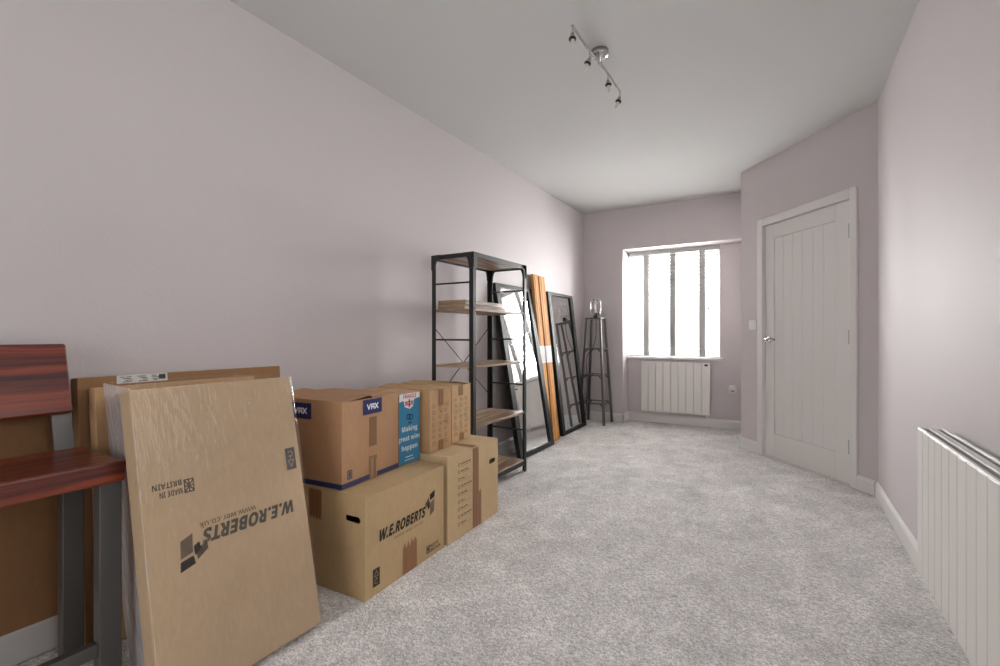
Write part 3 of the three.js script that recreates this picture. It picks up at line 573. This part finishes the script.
// ---------------------------------------------------------------- counter-height bench
{
  const zr = -0.624, zl = 0.62, xs = -1.672, xbk = -2.0, top = 0.68, th = 0.062;
  const t = thing('wooden_bench', 'high bench with glossy red-brown plank seat, backrest board and black metal legs', 'bench', [0, 0, 0]);
  const g = new RoundedBoxGeometry(xs - xbk, th, zl - zr, 3, 0.007); g.translate((xs + xbk) / 2, top - th / 2, (zl + zr) / 2);
  part('seat', boxUV(g, 2), M.bench, t);
  const lz = [[-0.62, -0.566], [0.562, 0.614]];
  for (const [a, b] of lz) {
    part('leg', box(-1.735, -1.69, 0, top - th, a, b, 0.003), M.legMetal, t);
    part('leg', box(-1.99, -1.945, 0, top - th, a + 0.008, b + 0.008, 0.003), M.legMetal, t);
    const up = bar([-2.0, 0.6, (a + b) / 2 + 0.01], [-2.1, 0.99, (a + b) / 2 + 0.01], 0.05, 0.012, [1, 0, 0]); part('back_support', up, M.steelDark ??= std([0.2, 0.195, 0.19], { metalness: 0.7, roughness: 0.4 }), t);
  }
  part('front_rail', box(-1.73, -1.7, 0.115, 0.155, -0.566, 0.562, 0.002), M.legMetal, t);
  const bk = part('backrest', boxUV(new RoundedBoxGeometry(0.028, 0.236, 1.222, 3, 0.008), 2), M.bench, t);
  bk.position.set(-2.058, 0.905, 0.006); bk.rotation.z = 0.29;
}

// ---------------------------------------------------------------- shelf unit
{
  const xf = -1.697, xb = -2.035, zn = -2.487, zf = -3.214, top = 1.585;
  const t = thing('shelf_unit', 'black metal shelf unit with pale wooden shelves against the left wall', 'shelf unit', [0, 0, 0]);
  const a = 0.032, k = 0.004;
  const post = (x, z, sx, sz) => {                                      // angle iron, corner outwards
    const X = (u, v) => (sx > 0 ? [x - v, x - u] : [x + u, x + v]), Z = (u, v) => (sz > 0 ? [z - v, z - u] : [z + u, z + v]);
    const p = part('post', [box(...X(0, k), 0, top, ...Z(0, a)), box(...X(k, a), 0, top, ...Z(0, k))], M.iron, t);
    for (const y of [top - 0.012, 1.225, 0.85, 0.46, 0.09]) part('bolt', [cyl([x, y, z - sz * 0.016], [x + sx * 0.004, y, z - sz * 0.016], 0.006, 0.004, 8), cyl([x - sx * 0.016, y, z], [x - sx * 0.016, y, z + sz * 0.004], 0.006, 0.004, 8)], M.iron, p);
    // gusset that flares towards the top rails
    const s = new THREE.Shape(); s.moveTo(0, 0); s.lineTo(0.075, 0); s.lineTo(0.075, -0.018); s.quadraticCurveTo(0.036, -0.024, 0.034, -0.1); s.lineTo(0, -0.1); s.closePath();
    const g1 = new THREE.ExtrudeGeometry(s, { depth: 0.004, bevelEnabled: false, curveSegments: 8 });
    const ga = g1.clone().rotateY(sz > 0 ? Math.PI / 2 : -Math.PI / 2); ga.translate(x, top, z);
    const gb = g1.clone(); if (sx > 0) gb.rotateY(Math.PI); gb.translate(x, top, z + (sz > 0 ? 0.004 : 0));
    part('gusset', [boxUV(ga), boxUV(gb)], M.iron, p);
  };
  post(xf, zn, 1, 1); post(xf, zf, 1, -1); post(xb, zn, -1, 1); post(xb, zf, -1, -1);
  // top frame of angle iron and boards
  for (const [x0, x1] of [[xf - k, xf], [xb, xb + k]]) part('top_rail', box(x0, x1, top - 0.03, top, zf + 0.01, zn - 0.01), M.iron, t);
  for (const [z0, z1] of [[zn - k, zn], [zf, zf + k]]) part('top_rail', box(xb + 0.01, xf - 0.01, top - 0.03, top, z0, z1), M.iron, t);
  part('shelf_board', box(xb + 0.005, xf - 0.005, top - 0.018, top + 0.001, zf + 0.005, zn - 0.005, 0.002, 2), M.oak, t);
  for (const y of [1.222, 0.85, 0.462, 0.088]) {
    part('shelf_board', box(xb + 0.006, xf - 0.006, y - 0.016, y, zf + 0.005, zn - 0.005, 0.002, 2), M.oak, t);
    if (y < 0.1) for (const [x0, x1] of [[xf - k, xf], [xb, xb + k]]) part('lower_rail', box(x0, x1, y - 0.034, y - 0.002, zf + 0.01, zn - 0.01), M.iron, t);
  }
  for (const y of [1.392, 1.018, 0.668, 0.318]) for (const z of [zn - 0.012, zf + 0.012]) part('side_rod', cyl([xb + 0.01, y, z], [xf - 0.01, y, z], 0.006, 0.006, 8), M.iron, t);
  part('cross_brace', cyl([xb + 0.004, 1.1, zn - 0.02], [xb + 0.004, 0.58, zf + 0.02], 0.0035, 0.0035, 6), M.iron, t);
  part('cross_brace', cyl([xb - 0.002, 0.58, zn - 0.02], [xb - 0.002, 1.1, zf + 0.02], 0.0035, 0.0035, 6), M.iron, t);
}
{
  const a = thing('wooden_board', 'short pale wooden board lying flat on the shelf unit, lower of two', 'board', [-1.905, 1.2225, -2.79], 'boards on the shelf unit');
  part('board_body', box(-0.112, 0.112, 0, 0.031, -0.275, 0.262, 0.003, 2), M.oak, a);
  const b = thing('wooden_board', 'short pale wooden board stacked on top of another on the shelf unit', 'board', [-1.91, 1.2545, -2.79], 'boards on the shelf unit');
  part('board_body', box(-0.112, 0.11, 0, 0.03, -0.262, 0.258, 0.003, 2), M.oak, b); b.rotation.y = 0.03;
}

// ---------------------------------------------------------------- mirrors and planks
function mirrorFrame(label, xb, xt, zn, zf, h, st) {                     // wall-side bottom edge at xb, top at xt
  const lean = Math.asin((xb - xt) / h), w = zn - zf, d = 0.04, t = leaning('standing_mirror', label, 'mirror', xb - d, zn, zf, lean, 'black framed leaning mirrors');
  part('frame_stile', box(0, d, 0, h, w / 2 - st, w / 2, 0.002), M.frame, t);
  part('frame_stile', box(0, d, 0, h, -w / 2, -w / 2 + st, 0.002), M.frame, t);
  part('frame_rail', box(0, d, h - st * 0.45, h, -w / 2 + st, w / 2 - st, 0.002), M.frame, t);
  part('frame_rail', box(0, d, 0, st * 0.55, -w / 2 + st, w / 2 - st, 0.002), M.frame, t);
  part('mirror_glass', box(d * 0.5, d * 0.5 + 0.004, st * 0.5, h - st * 0.4, -w / 2 + st - 0.004, w / 2 - st + 0.004), M.mirror, t);
  part('backing', box(0.002, d * 0.5, 0.01, h - 0.01, -w / 2 + 0.01, w / 2 - 0.01), M.dark, t);
  return t;
}
mirrorFrame('tall black framed mirror leaning beside the shelf unit, mirroring the window', -1.866, -2.12, -3.44, -4.112, 1.518, 0.074);
mirrorFrame('tall black framed mirror leaning next to the tapered floor lamp', -1.945, -2.122, -4.49, -5.19, 1.515, 0.07).rotation.y = 0.02;
{
  const mk = (label, zn, w, xb, lean, h) => {
    const t = leaning('timber_plank', label, 'plank', xb, zn, zn - w, lean, 'planks between the mirrors');
    part('plank_body', box(0, 0.03, 0, h, -w / 2, w / 2, 0.003, 1), M.pine, t);
    part('pale_band', box(-0.001, 0.031, 0.775, 0.945, -w / 2 - 0.001, w / 2 + 0.001, 0.002), M.paleBand ??= std([0.62, 0.61, 0.59], { roughness: 0.7 }), t);
    return t;
  };
  mk('tall narrow orange wooden plank between the mirrors, the one nearer the shelf', -4.118, 0.108, -1.965, 0.101, 1.655);
  mk('tall narrow orange wooden plank between the mirrors, the one nearer the window', -4.24, 0.13, -1.958, 0.104, 1.65);
}

// ---------------------------------------------------------------- tapered floor lamp
{
  const cx = -1.92, cz = -5.412, t = thing('floor_lamp', 'tapered four-legged metal floor lamp with bare wire holder in the corner', 'floor lamp', [cx, 0, cz]);
  const b = 0.15, s = 0.082, hh = 1.25, at = (y) => b + (s - b) * (y / hh);
  for (const sx of [-1, 1]) for (const sz of [-1, 1]) part('leg', bar([sx * b, 0, sz * b], [sx * s, hh, sz * s], 0.026, 0.026, [0, 0, 1], 0.022, 0.022), M.pewter, t);
  for (const y of [0.885, 0.575, 0.25]) {
    const r = at(y);
    for (const [p, q] of [[[-r, y, -r], [r, y, -r]], [[-r, y, r], [r, y, r]], [[-r, y, -r], [-r, y, r]], [[r, y, -r], [r, y, r]]]) {
      part('cross_bar', bar(p, q, 0.02, 0.012, [0, 1, 0]), M.pewter, t);
    }
    // small curved corner webs below each bar
    const web = [];
    for (const sx of [-1, 1]) for (const sz of [-1, 1]) { web.push(bar([sx * r, y - 0.045, sz * r], [sx * (r - 0.045), y, sz * r], 0.012, 0.008, [0, 0, 1]), bar([sx * r, y - 0.045, sz * r], [sx * r, y, sz * (r - 0.045)], 0.012, 0.008, [1, 0, 0])); }
    part('corner_web', web, M.pewter, t);
  }
  part('top_plate', [box(-s - 0.016, s + 0.016, hh - 0.012, hh + 0.006, -s - 0.016, s + 0.016, 0.003)], M.pewter, t);
  const sk = part('lamp_socket', new THREE.LatheGeometry([[0, 0.006], [0.03, 0.006], [0.03, 0.014], [0.019, 0.018], [0.019, 0.06], [0, 0.06]].map(([x, y]) => new THREE.Vector2(x, y + hh)), 18).toNonIndexed(), M.dark, t);
  part('bulb', new THREE.LatheGeometry([[0.012, 0.056], [0.014, 0.075], [0.03, 0.11], [0.038, 0.145], [0.03, 0.178], [0.012, 0.193], [0, 0.195]].map(([x, y]) => new THREE.Vector2(x, y + hh)), 20).toNonIndexed(), M.clearGlass, t);
  for (let i = 0; i < 6; i++) { const a = i * Math.PI / 3 + 0.3, c = Math.cos(a), q = Math.sin(a); part('cage_wire', tube([[c * 0.022, hh + 0.02, q * 0.022], [c * 0.058, hh + 0.045, q * 0.058], [c * 0.066, hh + 0.13, q * 0.066], [c * 0.062, hh + 0.21, q * 0.062], [c * 0.03, hh + 0.235, q * 0.03]], 0.0042, 18, 6), M.chrome, t); }
  for (const [y, r] of [[0.075, 0.062], [0.2, 0.063]]) part('cage_ring', new THREE.TorusGeometry(r, 0.004, 6, 28).rotateX(Math.PI / 2).translate(0, hh + y, 0), M.chrome, t);
  part('finial', cyl([0, hh + 0.195, 0], [0, hh + 0.27, 0], 0.004, 0.002, 8), M.chrome, t);
  part('power_cord', tube([[0, hh, 0], [0.01, 1.1, 0.01], [-0.01, 0.95, 0.02], [-0.05, 0.86, 0.03], [-0.09, 0.8, 0.06], [-0.1, 0.5, 0.02], [-0.12, 0.2, 0], [-0.14, 0.01, -0.02], [-0.16, 0.008, -0.1]], 0.004, 50, 6), M.dark, t);
}

// ---------------------------------------------------------------- shadows, hand over
scene.traverse((o) => { if (o.isMesh) { o.castShadow = true; o.receiveShadow = true; } });
renderer.render(scene, camera);
